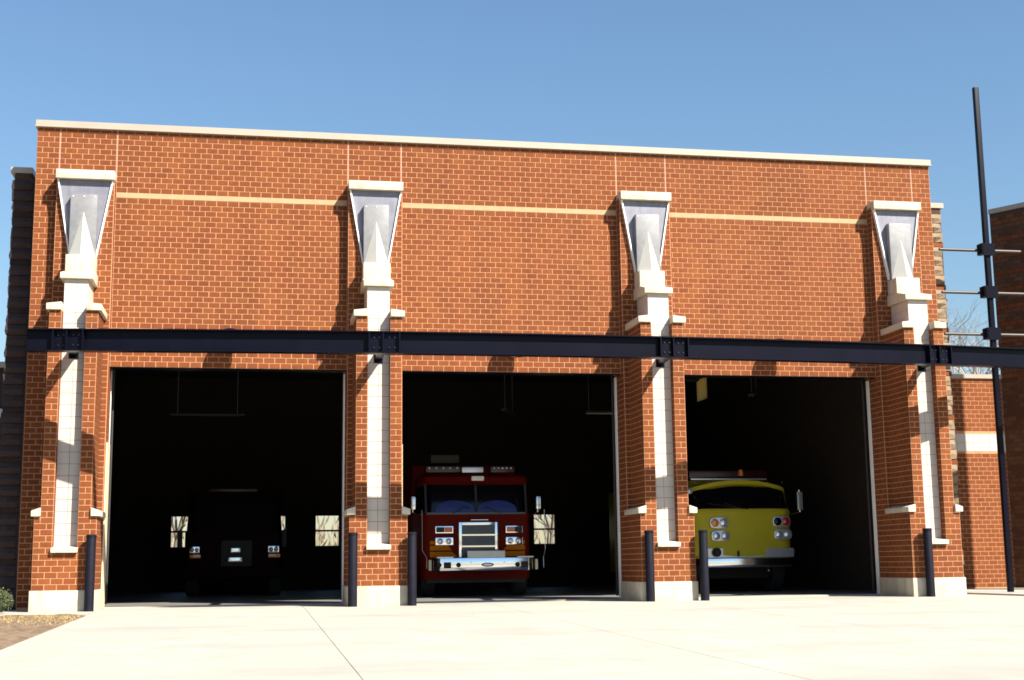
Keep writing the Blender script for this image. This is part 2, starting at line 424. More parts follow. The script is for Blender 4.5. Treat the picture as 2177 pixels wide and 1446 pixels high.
    for q in (-.19, 0, .19): MB().lathe([(.012, 0), (.012, .006), (.001, .010)], (xc+q, -.386, 7.385), 8, 'Y').put('panel_bolt', M_WHITE, p)
    sp = MB(); sp.v = [(xc-.232, -.386, 6.263), (xc, -.592, 6.263), (xc+.232, -.386, 6.263), (xc, -.386, 7.10)]
    sp.f = [(0, 1, 3), (1, 2, 3), (0, 2, 1), (0, 3, 2)]
    sp.put('spire', M_SPIRE, p)
# individual bricks: nearest 300 of the pier fronts, the rest joined
pier_rects.sort(key=lambda t: (Vector(t[1:])-CAM).length)
rest = {}
for n, (i, x, y, z) in enumerate(pier_rects):
    if n < 300:
        o = bpy.data.objects.new('brick', brick_me); COL.objects.link(o); o.parent = piers[i]
        o.location = (x-PX[i]*B, y, z)
    else:
        rest.setdefault(i, Brick()).rect('y', y, x+G2, x+B-G2, z+G2, z+C-G2)
for i, b_ in rest.items(): b_.mb.put('front_brickwork', M_BRICK, piers[i], kind='stuff')

# --- door reveals: brick inside faces, steel frames
DB = ((5, 26), (31, 52), (57, 78))
rv = Brick()
for a, b in DB:
    for xs, sg in ((a, 1), (b, -1)):
        for k in range(-27, 0):
            cut = .16 if k % 2 else .08
            for y0, y1 in ((-.13, cut), (cut, TH)):
                if y0 < 0 <= y1 or True:
                    rv.rect('x', xs*B, max(y0, .0)+G2, y1-G2, HZ(k)+G2, HZ(k+1)-G2, sg)
rv.mb.put('reveal_brickwork', M_BRICK, wall, kind='stuff')
for n, (a, b) in enumerate(DB):
    fr = MB()
    x0, x1 = a*B, b*B
    fr.box(x0+.002, x0+.012, TH+.005, TH+.10, .05, ZH-.03).put('door_frame', M_WHITE, station)
    MB().box(x1-.034, x1-.006, TH+.005, TH+.10, .05, ZH-.03).put('door_frame', M_WHITE, station)
    MB().box(x0+.007, x0+.03, -.02 if n else -.14, TH-.003, .05, 2.95).put('jamb_guard', M_CREAM, station)

# --- rough stone building mass behind the brick screen
mass = MB()
XA, XB = -.90, 17.83; YS = .62; ZS = 8.10
mass.box(XA+.02, XA+.30, YS, 20, 0, ZS-.04).box(XB-.30, XB-.02, YS, 14.4, 0, ZS-.04).box(XB-.30, XB-.02, 15.5, 20, 0, ZS-.04)
mass.box(XB-.30, XB-.02, 14.4, 15.5, 0, 5.6).box(XB-.30, XB-.02, 14.4, 15.5, 6.5, ZS-.04)
mass.box(XA+.3, XB-.3, 19.7, 19.98, 6.6, ZS-.04).box(XA+.3, XB-.3, TH+.3, 19.7, 7.7, 7.9)
mass.box(-2*B+.01, XA+.3, TH-.001, YS, 0, ZS-.04) if False else None
mass.put('stone_mass_wall', M_DMORT, station)
for x0, x1 in ((XA-.05, XA+.34), (XB-.34, XB+.05)):
    MB().box(x0, x1, YS-.03, 20, ZS-.04, ZS+.07).put('stone_wall_coping', M_COPE, station)
rocks = []
for v in range(6):
    def rock(wd, ht, dp, seed):
        rnd = random.Random(seed); mb = MB(); n = 3
        # rock-faced front: 3x2 grid bulging out, irregular arris on both ends
        xs = [0, wd*.33, wd*.66, wd]; zs_ = [.006, ht*.5, ht-.006]
        for z in zs_:
            for x in xs:
                edge = (x in (0, wd)) + (z in (zs_[0], zs_[2]))
                mb.v.append((x+(rnd.uniform(-.012, .012)), -(.055+rnd.uniform(0, .03) if edge == 0 else rnd.uniform(.0, .03)), z))
        for r in range(2):
            for c in range(3):
                k = r*4+c; mb.f.append((k, k+1, k+5, k+4))
        nb = len(mb.v)
        mb.v += [(0, dp, zs_[0]), (wd, dp, zs_[0]), (wd, dp, zs_[2]), (0, dp, zs_[2]), (rnd.uniform(-.05, -.02), dp*.45, ht*.5), (wd+rnd.uniform(.02, .05), dp*.45, ht*.5)]
        A, Bb, Cc, D, Lm, Rm = range(nb, nb+6)
        mb.f += [(0, 1, 2, 3, Bb, A), (8, D, Cc, 11, 10, 9), (0, 4, Lm), (4, 8, Lm), (8, D, Lm), (D, A, Lm), (A, 0, Lm), (3, 7, Rm), (7, 11, Rm), (11, Cc, Rm), (Cc, Bb, Rm), (Bb, 3, Rm)]
        return mb.mesh('stone_block')
    rocks.append((rock(.50, 2*C, .28, v), rock(.53, 2*C, .28, v+50)))
for side, x_in, x_out, mm in (('l', -.40, XA, M_SHSTONE), ('r', 17.29, XB, M_STONE)):
    mats_me = []
    for a, b_ in rocks:
        for me in (a, b_):
            c = me.copy(); c.materials.clear(); c.materials.append(mm); mats_me.append(c)
    h = -42.7; n = 0
    while HZ(h)+2*C < ZS:
        if n % 5 == 4:
            z = HZ(h); x0, x1 = (XA+.005, XA+.49) if side == 'l' else (XB-.54, XB-.005)
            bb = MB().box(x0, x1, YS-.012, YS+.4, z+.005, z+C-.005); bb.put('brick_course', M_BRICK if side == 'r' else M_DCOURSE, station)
            h += 1; n += 1; continue
        me = random.choice(mats_me)
        wd = max(v.co.x for v in me.vertices)
        j = random.uniform(-.015, .015)
        x = XA+.0+j if side == 'l' else XB-wd+j+.0
        o = bpy.data.objects.new('stone_block', me); COL.objects.link(o); o.parent = station
        o.location = (x, YS-.01, HZ(h))
        h += 2; n += 1
# filler behind the screen so no light leaks round it
MB().box(-2*B+.02, -2*B+.2, TH, YS+.001, 0, ZS-.1).put('return_wall', M_DMORT, station)
MB().box(85*B-.2, 85*B-.02, TH, YS+.001, 0, ZS-.1).put('return_wall', M_DMORT, station)

# --- interior of the bays
fl = MB().box(-.4, 17.3, TH-.0, 19.7, -.2, .052); tag(fl.put('floor', M_FLOOR), kind='structure')
WD = [(1.13, 1.83), (3.86, 4.56), (5.51, 6.22), (12.45, 13.13)]
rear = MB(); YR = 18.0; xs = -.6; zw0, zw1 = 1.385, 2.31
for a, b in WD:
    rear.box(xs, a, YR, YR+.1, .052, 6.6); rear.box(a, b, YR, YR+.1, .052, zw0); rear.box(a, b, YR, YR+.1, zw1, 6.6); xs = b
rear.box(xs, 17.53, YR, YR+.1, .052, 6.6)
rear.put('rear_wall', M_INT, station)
for a, b in WD:
    f = MB().box(a, b, YR+.02, YR+.06, (zw0+zw1)/2-.028, (zw0+zw1)/2+.028).box(a-.03, a, YR-.015, YR+.08, zw0, zw1).box(b, b+.03, YR-.015, YR+.08, zw0, zw1).put('rear_window', M_STRIM, station)
    for z0, z1 in ((zw0, (zw0+zw1)/2-.03), ((zw0+zw1)/2+.03, zw1)):
        pm, pnt, pp = (bpy.data.materials.get('clear_glass'), None, None)
        if pm is None:
            pm, pnt, pp = mk('clear_glass'); pp.inputs['Transmission Weight'].default_value = 1; pp.inputs['Roughness'].default_value = 0; pp.inputs['IOR'].default_value = 1.01; pp.inputs['Base Color'].default_value = (.9, .92, .92, 1)
        MB().box(a+.002, b-.002, YR+.036, YR+.042, z0, z1).put('pane', pm, f)
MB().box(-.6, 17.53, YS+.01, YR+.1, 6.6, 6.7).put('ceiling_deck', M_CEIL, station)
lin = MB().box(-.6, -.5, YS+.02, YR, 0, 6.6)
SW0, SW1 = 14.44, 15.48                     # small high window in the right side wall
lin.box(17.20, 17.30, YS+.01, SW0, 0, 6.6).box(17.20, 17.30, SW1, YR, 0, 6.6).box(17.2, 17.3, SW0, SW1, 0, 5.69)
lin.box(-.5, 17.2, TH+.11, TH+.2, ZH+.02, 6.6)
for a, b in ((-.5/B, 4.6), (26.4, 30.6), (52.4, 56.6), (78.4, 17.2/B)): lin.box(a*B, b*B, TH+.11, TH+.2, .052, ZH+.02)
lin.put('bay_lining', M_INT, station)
tm = bpy.data.materials.new('window_blind'); tm.use_nodes = True; tn = tm.node_tree; tn.nodes.clear()
to = tn.nodes.new('ShaderNodeOutputMaterial'); tt = tn.nodes.new('ShaderNodeBsdfTranslucent'); tt.inputs[0].default_value = (.62, .50, .26, 1); tn.links.new(tt.outputs[0], to.inputs[0])
MB().box(17.22, 17.225, SW0+.01, SW1-.01, 5.70, 6.37).put('window_blind', tm, station)
# raised sectional doors with tracks
for n, (a, b) in enumerate(DB):
    for x in (a*B+.02, b*B-.02):
        t = MB(); t.path([(x, TH+.28, .1), (x, TH+.28, ZH-.1), (x, TH+.36, ZH+.22), (x, TH+.6, ZH+.4), (x, 4.6, ZH+.62)], .022, 6)
        t.put('door_track', M_CEIL, station)
    for q in range(6):
        MB().box(a*B+.15, b*B-.15, .95+q*.62, .95+q*.62+.60, ZH+.44+q*.033, ZH+.50+q*.033).put('door_panel', M_CEIL, station)
# hanging light fixtures
for (x, y, z, L, rz) in ((2.45, 9.0, 4.455, 1.8, 0), (12.75, 10.0, 4.70, .95, 0), (10.1, 9.5, 4.62, 1.3, 1.2), (15.2, 10.0, 5.60, .5, 0), (15.9, 7.0, 4.75, 1.3, 1.1)):
    lab = {2.45: 'long thin pale strip light hanging in the left bay', 12.75: 'short cream strip light high at the right of the middle bay', 10.1: 'slanting strip light with glinting tubes above the red engine',
           15.2: 'tiny pale strip light at the top left corner of the right bay', 15.9: 'dim slanting strip light above the yellow engine'}[x]
    o = empty('ceiling_light', (x, y, z), lab, 'light', 'strip lights hanging in the bays', rz)
    h = .03 if x == 2.45 else .05
    link('housing', MB().box(-L/2, L/2, -.08, .08, 0, h).mesh('housing'), M_FIXT, o, loc=(0, 0, 0))
    link('rod', MB().tube((-L*.4, 0, h), (-L*.4, 0, 6.6-z), .006, seg=5).tube((L*.4, 0, h), (L*.4, 0, 6.6-z), .006, seg=5).mesh('rod'), M_POL, o, loc=(0, 0, 0))
    for s in (-.04, .04):
        link('tube', MB().tube((-L*.47, s, -.012), (L*.47, s, -.012), .012, seg=8).mesh('tube', 60), M_WBOX if x == 12.75 else M_FIXT, o, loc=(0, 0, 0))

# ------------------------------------------------------------------ curved steel beam in front of the piers
def beamY(x): return -(1.11+2.02-.0155*(x-8.3)**2)
beam = empty('canopy_beam', (8.3, beamY(8.3), 4.2), 'long curved navy steel I-beam carried in front of all four piers', 'beam')
ZB0, ZB1 = 4.165, 4.535
def camb(x): return .0016*(x-8.3)**2
bm_ = MB(); xs_ = [-.1+ i*(19.9/48) for i in range(49)]
prof = [(-.10, ZB0), (.10, ZB0), (.10, ZB0+.020), (.010, ZB0+.020), (.010, ZB1-.022), (.10, ZB1-.022), (.10, ZB1), (-.10, ZB1), (-.10, ZB1-.022), (-.010, ZB1-.022), (-.010, ZB0+.020), (-.10, ZB0+.020)]
for x in xs_:
    dy = -(-2*.0155*(x-8.3)); n_ = Vector((-dy, 1, 0)).normalized()
    n_ = Vector((-(2*.0155*(x-8.3)), 1, 0)).normalized()
    for o_, z in prof: bm_.v.append((x+n_.x*o_, beamY(x)+n_.y*o_, z+camb(x)))
K = len(prof)
for i in range(48):
    for k in range(K):
        j = (k+1) % K; bm_.f.append((i*K+k, i*K+j, (i+1)*K+j, (i+1)*K+k))
bm_.f.append(tuple(range(K))); bm_.f.append(tuple(range(48*K, 49*K)))
bm_.put('girder', M_STEEL, beam, smooth=20)
for pc, off_ in zip(PX, (.09, -.08, -.40, -.32)):
    xp = pc*B; xc = xp+off_; yb = beamY(xc); sl = 2*.0155*(xc-8.3); ang = math.atan(sl)
    xe = xp+off_*.5; ye = beamY(xe)+.03
    arm = MB().poly([(xe-.055, ye, 4.38), (xe+.055, ye, 4.38), (xe+.055, ye, 4.525), (xe-.055, ye, 4.525)], (xp-xe, YN-.023-ye, .012)).box(xp-.08, xp+.08, YN-.022, YN-.007, 4.33, 4.6).put('support_arm', M_STEEL, beam)
    def rot(px_, py_):   # local along/out of beam -> world
        return (xc+px_*math.cos(ang)-py_*math.sin(ang), yb+px_*math.sin(ang)+py_*math.cos(ang))
    def rb(mb, x0, x1, y0, y1, z0, z1):
        k = len(mb.v); mb.box(x0, x1, y0, y1, z0, z1)
        for q in range(k, k+8): a, b = rot(mb.v[q][0], mb.v[q][1]); mb.v[q] = (a, b, mb.v[q][2]+camb(xc))
    sp = MB(); rb(sp, -.25, .25, -.030, -.0115, ZB0+.03, ZB1-.03); sp.put('splice_plate', M_STEEL, beam)
    for q in (-.25, -.02, .25):
        st = MB(); rb(st, q-.012, q+.012, -.098, -.0305, ZB0+.021, ZB1-.023); st.put('stiffener', M_STEEL, beam)
    for q in (-.17, -.08, .08, .17):
        for z in (ZB0+.10, ZB1-.10):
            a = rot(q, -.030); b = rot(q, -.048)
            MB().tube((*a, z+camb(xc)), (*b, z+camb(xc)), .014, seg=6).put('bolt', M_BOLT, beam)

# ------------------------------------------------------------------ wall lamps between the piers
for n, (X, lab) in enumerate(((15.5, 'dark dome wall lamp above the left bay door'), (41.5, 'dark dome wall lamp above the middle bay door, hidden by the beam'), (67.5, 'dark dome wall lamp above the right bay door'))):
    L_ = empty('wall_lamp', (X*B, 0, 4.60), lab, 'lamp', 'dome lamps fixed above the bay doors')
    me = MB().lathe([(.0, .43), (.07, .425), (.14, .40), (.19, .35), (.205, .30), (.205, .06), (.19, .02), (.17, 0), (.16, .03), (.0, .03)], (0, -.29, 0), 28).mesh('shade', 35)
    link('shade', me, M_STEEL, L_, loc=(0, 0, 0))
    link('bracket', MB().box(-.05, .05, -.10, -.006, .10, .30).box(-.09, .09, -.03, -.006, .05, .36).mesh('bracket'), M_STEEL, L_, loc=(0, 0, 0))
    link('lens', MB().lathe([(.0, .025), (.16, .025), (.16, .01), (0, .01)], (0, -.29, 0), 20).mesh('lens'), M_WBOX, L_, loc=(0, 0, 0))

# ------------------------------------------------------------------ bollards
for x, lab in ((.955, 'navy steel bollard at the right foot of the leftmost pier'), (5.335, 'navy steel bollard at the left foot of the second pier'), (6.365, 'navy steel bollard between the second pier and the red engine'),
               (10.67, 'navy steel bollard at the left foot of the third pier'), (11.69, 'navy steel bollard in front of the yellow engine'), (16.10, 'navy steel bollard at the left foot of the rightmost pier')):
    b_ = empty('bollard', (x, -1.26, .03), lab, 'bollard', 'bollards guarding the pier feet')
    link('post', MB().lathe([(.0, 0), (.080, 0), (.080, 1.235), (.076, 1.25), (.0, 1.262)], (0, 0, 0), 28).mesh('post', 35), M_BOLL, b_, loc=(0, 0, 0))
    link('collar', MB().lathe([(.081, 1.225), (.087, 1.225), (.087, 1.255), (.07, 1.268), (0, 1.270)], (0, 0, 0), 28).mesh('collar', 35), M_BOLL, b_, loc=(0, 0, 0))

# ------------------------------------------------------------------ steel mast with cross rods
mast = empty('steel_mast', (18.46, .0, 0), 'tall dark square steel mast rising above the right end of the beam', 'mast')
MB().box(18.41, 18.51, -.05, .05, 0, 10.55).put('pole', M_STEEL, mast, bev=.006)
for z in (7.03, 6.13, 5.26):
    MB().tube((17.45, .10, z+.01), (19.28, .10, z+.01), .032, seg=10).put('cross_rod', M_ROD, mast, smooth=60)
    c = MB().box(18.31, 18.409, -.075, .125, z-.10, z+.13).box(18.511, 18.61, -.075, .125, z-.10, z+.13).box(18.33, 18.59, -.085, -.061, z-.13, z+.10).put('clamp', M_STEEL, mast)

# ------------------------------------------------------------------ low brick wall and the brown brick wing at the right
lw = empty('low_brick_wall', (19.6, 3.7, 0), 'low red brick wall with a cream tile band seen right of the station', 'wall')
YW = 3.7; LX0, LX1 = 17.9, 20.75
MB().box(LX0, LX1, YW, YW+.3, 0, 4.87).put('mortar_core', M_MORT, lw)
MB().box(LX0, LX1, YW-.05, YW+.36, 4.87, 4.965).put('coping', M_COPE, lw)
lb = Brick(); cnt = 0
k0 = LX0/B
for r in range(0, 47):
    z = .08+r*C
    if z+C > 4.87: break
    if 3.17 < z+C/2 < 3.59: continue
    x = LX0+(0 if r % 2 else -B/2)
    while x < LX1:
        a, b = max(x, LX0), min(x+B, LX1)
        if b-a > B*.99 and cnt < 300 and a > 18.5:
            o = bpy.data.objects.new('brick', brick_me); COL.objects.link(o); o.parent = lw; o.location = (a-19.6, 0, z); cnt += 1
        else: lb.rect('y', YW, a+G2, b-G2, z+G2, z+C-G2)
        x += B
lb.mb.put('brickwork', M_BRICK, lw, kind='stuff')
for r in range(2):
    x = LX0
    while x+.2 < LX1:
        z = 3.17+r*.2032
        link('tile', MB().box(x+.003, x+.200, YW-.008, YW, z+.003, z+.200, skip=('k',)).mesh('tile'), M_TILE, lw); x += .2032
wing = empty('brick_wing', (20.75, 3.7, 0), 'tall shaded brown brick wing at the right edge behind the mast', 'building')
ang = math.radians(32); dx, dy = math.sin(ang), -math.cos(ang); LW = 1.15; ZW = 8.83
P0 = Vector((20.75, 3.7)); P1 = P0+Vector((dx, dy))*LW
MB().poly([(P0.x, P0.y, 0), (P1.x, P1.y, 0), (P1.x+.35, P1.y+.1, 0), (P0.x+4, P0.y+1.5, 0), (P0.x+2.1, P0.y+3, 0)], (0, 0, ZW)).put('wall', M_DMORT, wing)
nl = Vector((-math.cos(ang), -math.sin(ang)))    # outward normal of the visible face
wb_ = MB(); lt = MB()
for r in range(int(ZW/C)):
    z = r*C; off = 0 if r % 2 else .5*B
    x = -off; tgt = lt if (r % 4 == 0 and z > 4.5) else wb_
    while x < LW:
        a, b = max(0, x)+G2, min(x+B, LW)-G2
        if b-a > .02:
            pr = .004 if tgt is wb_ else .010
            q = [P0+Vector((dx, dy))*a, P0+Vector((dx, dy))*b]
            tgt.poly([(q[0].x, q[0].y, z+G2), (q[1].x, q[1].y, z+G2), (q[1].x, q[1].y, z+C-G2), (q[0].x, q[0].y, z+C-G2)], (nl.x*pr, nl.y*pr, 0))
        x += B
wb_.put('brickwork', M_DBRICK, wing, kind='stuff'); lt.put('raking_light_course', M_BRICK, wing, kind='stuff')  # stripes of grazing sun painted as courses of redder brick
cpw = MB().poly([(P0.x+nl.x*.05, P0.y+nl.y*.05, 0), (P1.x+nl.x*.05+dx*.05, P1.y+nl.y*.05+dy*.05, 0), (P1.x+.4, P1.y+.1, 0), (P0.x+.5, P0.y+.5, 0)], (0, 0, .11))
cpw.v = [(a, b, c+ZW) for a, b, c in cpw.v]; cpw.put('coping', M_COPE, wing)
# unseen block added to cast the dark strip on the low wall
eb = MB().box(21.85, 22.55, -.6, .2, 0, 10.6).put('shadow_block', M_DMORT, wing)
eb2 = Brick()
for r in range(int(10.6/C)):
    o_ = B/2 if r % 2 else 0
    for a0, a1, fc, pl, sg in ((21.85, 22.55, 'y', -.6, -1), (21.85, 22.55, 'y', .2, 1), (-.6, .2, 'x', 21.85, -1), (-.6, .2, 'x', 22.55, 1)):
        x = a0-o_
        while x < a1:
            eb2.rect(fc, pl, max(x, a0)+G2, min(x+B, a1)-G2, r*C+G2, r*C+C-G2, sg); x += B
eb2.mb.put('brickwork', M_DBRICK, wing, kind='stuff')  # brick faces of the added shadow block
MB().box(21.80, 22.60, -.65, .25, 10.6, 10.72).put('shadow_block_coping', M_COPE, wing)
P2_ = Vector((P0.x+4, P0.y+1.5)); P1b = Vector((P1.x+.35, P1.y+.1)); dd = (P2_-P1b); Lr = dd.length; dd.normalize(); nr = Vector((dd.y, -dd.x))
rb_ = MB()
for r in range(int(ZW/C)):
    x = -(B/2 if r % 2 else 0)
    while x < Lr:
        a, b = max(x, 0)+G2, min(x+B, Lr)-G2
        if b-a > .02:
            q = [P1b+dd*a, P1b+dd*b]; z = r*C
            rb_.poly([(q[0].x, q[0].y, z+G2), (q[1].x, q[1].y, z+G2), (q[1].x, q[1].y, z+C-G2), (q[0].x, q[0].y, z+C-G2)], (nr.x*.004, nr.y*.004, 0))
        x += B
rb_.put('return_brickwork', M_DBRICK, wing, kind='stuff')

# low wing at the far left
lf = empty('low_stone_wing', (-3, 1.5, 0), 'low dark stone wing at the left edge behind the station corner', 'building')
MB().box(-9, -.95, 1.5, 6, 0, 4.50).put('wall', M_SHSTONE, lf)
MB().box(-9.05, -.93, 1.44, 6.05, 4.5, 4.61).put('coping', M_COPE, lf)
sc_ = empty('wall_sconce', (-1.06, 1.5, 3.55), 'small lamp on the dark left wing wall, cut by the picture edge', 'lamp')
link('arm', MB().box(-.03, .03, -.12, 0, -.02, .04).mesh('arm'), M_STEEL, sc_, loc=(0, 0, 0))
link('shade', MB().lathe([(.0, .16), (.05, .15), (.10, .08), (.13, -.02), (.12, -.02), (0, .02)], (0, -.16, 0), 20).mesh('shade', 40), M_WHITE, sc_, loc=(0, 0, 0))

# ------------------------------------------------------------------ ground
def gz(y): return .03 if y > -2 else (.03+.015*(y+2) if y > -32 else -.42)
gm = MB()
ys = [300, 60, 20, -2, -12, -22, -32, -300]; xs2 = [-300, -60, -20, 0, 20, 60, 300]
for y in ys:
    for x in xs2: gm.v.append((x, y, gz(y)-.05))
for j in range(len(ys)-1):
    for i in range(len(xs2)-1):
        a = j*len(xs2)+i; gm.f.append((a, a+1, a+len(xs2)+1, a+len(xs2)))
tag(gm.put('ground', M_EARTH), kind='structure')
ap = bpy.data.objects.new('concrete_apron', None); COL.objects.link(ap); ap['kind'] = 'structure'
AX = [1.12, 4.5, 7.75, 11.0, 14.3, 17.6, 21.0]; AY = [TH-.01, -2, -6.9, -11.8, -16.7]
jb = MB()
for j in range(len(AY)-1):
    for i in range(len(AX)-1):
        if j == 0: x0, x1 = AX[i], AX[i+1]
        x0, x1, y0, y1 = AX[i], AX[i+1], AY[j], AY[j+1]; g = .004
        if i == len(AX)-2 and j <= 1: pass
        s_ = MB(); s_.v = [(x0+g, y1+g, gz(y1)), (x1-g, y1+g, gz(y1)), (x1-g, y0-g, gz(y0)), (x0+g, y0-g, gz(y0)), (x0+g, y1+g, gz(y1)-.1), (x1-g, y1+g, gz(y1)-.1), (x1-g, y0-g, gz(y0)-.1), (x0+g, y0-g, gz(y0)-.1)]
        s_.f = [(0, 1, 2, 3), (0, 4, 5, 1), (1, 5, 6, 2), (2, 6, 7, 3), (3, 7, 4, 0)]
        s_.put('slab', M_CONC, ap)
for j in range(len(AY)-1):
    y0, y1 = AY[j], AY[j+1]
    k = len(jb.v); jb.v += [(1.13, y1, gz(y1)-.004), (21, y1, gz(y1)-.004), (21, y0, gz(y0)-.004), (1.13, y0, gz(y0)-.004)]; jb.f.append((k, k+1, k+2, k+3))
jb.put('joint_filler', M_JOINT, ap)
rd = MB()
for y0_, y1_ in ((-16.75, -32), (-32, -33)):
    pass
k = 0
for y in (-16.72, -32, -60):
    for x in (-80, 80): rd.v.append((x, y, gz(y)-(.012 if y > -20 else .02)))
rd.f = [(0, 1, 3, 2), (2, 3, 5, 4)]
tag(rd.put('street', M_ASPH), kind='structure')
for a, b in DB:
    for x_, s_g in ((a*B, 1), (b*B, -1)):
        MB().box(min(x_, x_+s_g*.022), max(x_, x_+s_g*.022), -.002, TH-.004, .03, HZ(-39)).put('base_stone', M_LIME, station)
ck = MB()
for (x, y, L_, a) in ((5.1, -5.4, 2.4, .3), (2.3, -8.2, 1.6, -.5), (9.2, -9.6, 1.9, .7), (12.3, -4.6, 1.5, -.2)):
    p_ = Vector((x, y)); n = 26
    for q in range(n):
        a += random.gauss(0, .22); d_ = Vector((math.cos(a), math.sin(a)))*(L_/n); e_ = p_+d_; w_ = .0022
        if any(abs(e_.x-j_) < .06 for j_ in AX) or any(abs(e_.y-j_) < .06 for j_ in AY): break
        nn = Vector((-d_.y, d_.x)).normalized()*w_; k = len(ck.v)
        for v_ in (p_-nn, p_+nn, e_+nn, e_-nn): ck.v.append((v_.x, v_.y, gz(v_.y)+.0035))
        ck.f.append((k, k+1, k+2, k+3)); p_ = e_
ck.put('crack', M_JOINT, ap, kind='stuff')
# floor of each doorway joins the apron: thin sill strip
for a, b in DB:
    MB().box(a*B+.01, b*B-.01, TH-.02, TH+.3, -.1, .056).put('door_sill', M_CONC, station)
# walk along the left and right of the apron
tag(MB().box(-14, 1.11, -2.75, YS, -.3, .028).put('pavement', M_CONC), kind='structure')
tag(MB().box(17.6, 26, -4.6, 3.69, -.3, .060).put('side_pavement', M_CONC), kind='structure')
# planting bed at the left: soil, straw grass, a shrub
sb = MB(); nx, ny = 46, 34; x0, x1, y0, y1 = -8, 1.10, -14, -2.76
for j in range(ny+1):
    for i in range(nx+1):
        x = x0+(x1-x0)*(i/nx)**.7; y = y1+(y0-y1)*j/ny
        h = .05*noise.noise(Vector((x*1.7, y*1.7, 0)))+.03*noise.noise(Vector((x*5, y*5, 3)))
        if i == nx: h = -.02
        sb.v.append((x, y, gz(y)-.005+h*.7))
for j in range(ny):
    for i in range(nx):
        a = j*(nx+1)+i; sb.f.append((a, a+1, a+nx+2, a+nx+1))
tag(sb.put('planting_bed_soil', M_SOIL, smooth=60), kind='structure')
gr = MB()
for n in range(5200):
    y = -2.78-abs(random.gauss(0, 1.1)); x = random.uniform(-4, 1.08)
    if y < -13: continue
    h = random.uniform(.01, .03); a = random.uniform(0, 6.28); dx_, dy_ = math.cos(a)*.006, math.sin(a)*.006
    lx, ly = random.uniform(-.04, .04), random.uniform(-.04, .04); z = gz(y)
    k = len(gr.v); gr.v += [(x-dx_, y-dy_, z-.01), (x+dx_, y+dy_, z-.01), (x+lx, y+ly, z+h)]; gr.f.append((k, k+1, k+2))
gme = bpy.data.meshes.new('dry_grass'); gme.from_pydata(gr.v, [], gr.f)
tag(link('dry_grass', gme, M_STRAW), 'dry yellow grass and straw beside the concrete apron', 'grass', kind='stuff')
gr = MB()
for n in range(3000):
    y = random.uniform(-9, -4.62); x = random.uniform(17.62, 24)
    h = random.uniform(.02, .05); a = random.uniform(0, 6.28); dx_, dy_ = math.cos(a)*.006, math.sin(a)*.006
    lx, ly = random.uniform(-.03, .03), random.uniform(-.03, .03); z = gz(y)-.03
    k = len(gr.v); gr.v += [(x-dx_, y-dy_, z-.01), (x+dx_, y+dy_, z-.01), (x+lx, y+ly, z+h)]; gr.f.append((k, k+1, k+2))

bush = empty('shrub', (-.36, -1.95, .03), 'small dark green shrub at the left edge beside the first pier', 'shrub')
bl = MB()
for n in range(1500):
    d = Vector((random.gauss(0, 1), random.gauss(0, 1), random.gauss(0, 1))).normalized()*(random.random()**.4)
    bump_ = 1+.25*noise.noise(d*3)
    p_ = Vector((d.x*.23*bump_, d.y*.23*bump_, .22+d.z*.19*bump_))
    e = Vector((random.gauss(0, 1), random.gauss(0, 1), random.gauss(0, 1))).normalized(); g = e.orthogonal().normalized()
    k = len(bl.v); s = random.uniform(.012, .024)
    bl.v += [tuple(p_-e*s), tuple(p_+g*s*.5), tuple(p_+e*s), tuple(p_-g*s*.5)]; bl.f.append((k, k+1, k+2, k+3))
me = bpy.data.meshes.new('foliage'); me.from_pydata(bl.v, [], bl.f); link('foliage', me, M_LEAF, bush, loc=(0, 0, 0))
st = MB()
for n in range(9):
    a = n*.7; st.tube((0, 0, -.02), (math.cos(a)*.12, math.sin(a)*.12, .25), .008, .003, 5)
link('stem', st.mesh('stem'), M_BARK, bush, loc=(0, 0, 0))

# ------------------------------------------------------------------ bare trees behind
def bare_tree(x, y, h, seed, label, dense=5, bark=None):
    bark = bark or M_BARK
    rnd = random.Random(seed); t = empty('bare_tree', (x, y, -.05), label, 'tree', 'bare trees standing behind the station')
    tr = MB(); cr = MB()
    def grow(p, d, L, r, lev):
        q = p+d*L*.5+Vector((rnd.gauss(0, .04), rnd.gauss(0, .04), 0))*L; e = q+(d+Vector((rnd.gauss(0, .12), rnd.gauss(0, .12), .05))).normalized()*L*.5
        tgt = tr if lev == 0 else cr; sg = 7 if lev < 2 else 4 if lev < 4 else 3
        tgt.tube(p, q, r, r*.82, sg, False); tgt.tube(q, e, r*.82, r*.62, sg, False)
        if lev >= dense: return
        n = rnd.choice((2, 3, 3)) if lev else 4
        for _ in range(n):
            nd = (d+Vector((rnd.gauss(0, .55), rnd.gauss(0, .55), rnd.gauss(.1, .28)))).normalized()
            grow(e if rnd.random() < .7 else q, nd, L*rnd.uniform(.62, .82), r*.55, lev+1)
    grow(Vector((0, 0, 0)), Vector((0, 0, 1)), h*.30, h*.016, 0)
    link('trunk', tr.mesh('trunk', 60), bark, t, loc=(0, 0, 0)); link('crown', cr.mesh('crown', 60), bark, t, loc=(0, 0, 0))
for n, (x, y, h, lab) in enumerate(((36.2, 35, 15, 'tall bare grey tree seen in the gap left of the mast'), (38.9, 37, 15, 'bare grey tree just behind the mast'), (34.6, 40, 15.5, 'bare tree seen low above the tiled wall'))):
    bare_tree(x, y, h, 11+n, lab, 6, M_PBARK)
for n, (x, y, h, lab) in enumerate(((5.2, 33, 7, 'bare tree seen through the left bay rear window pair'), (8.0, 34, 7, 'bare tree seen through the window right of the dark engine'), (16.5, 34, 7, 'bare tree seen through the window beside the red engine'), (.4, 34, 7, 'bare tree seen through the leftmost rear window'))):
    bare_tree(x, y, h, 31+n, lab, 4)
br = MB()
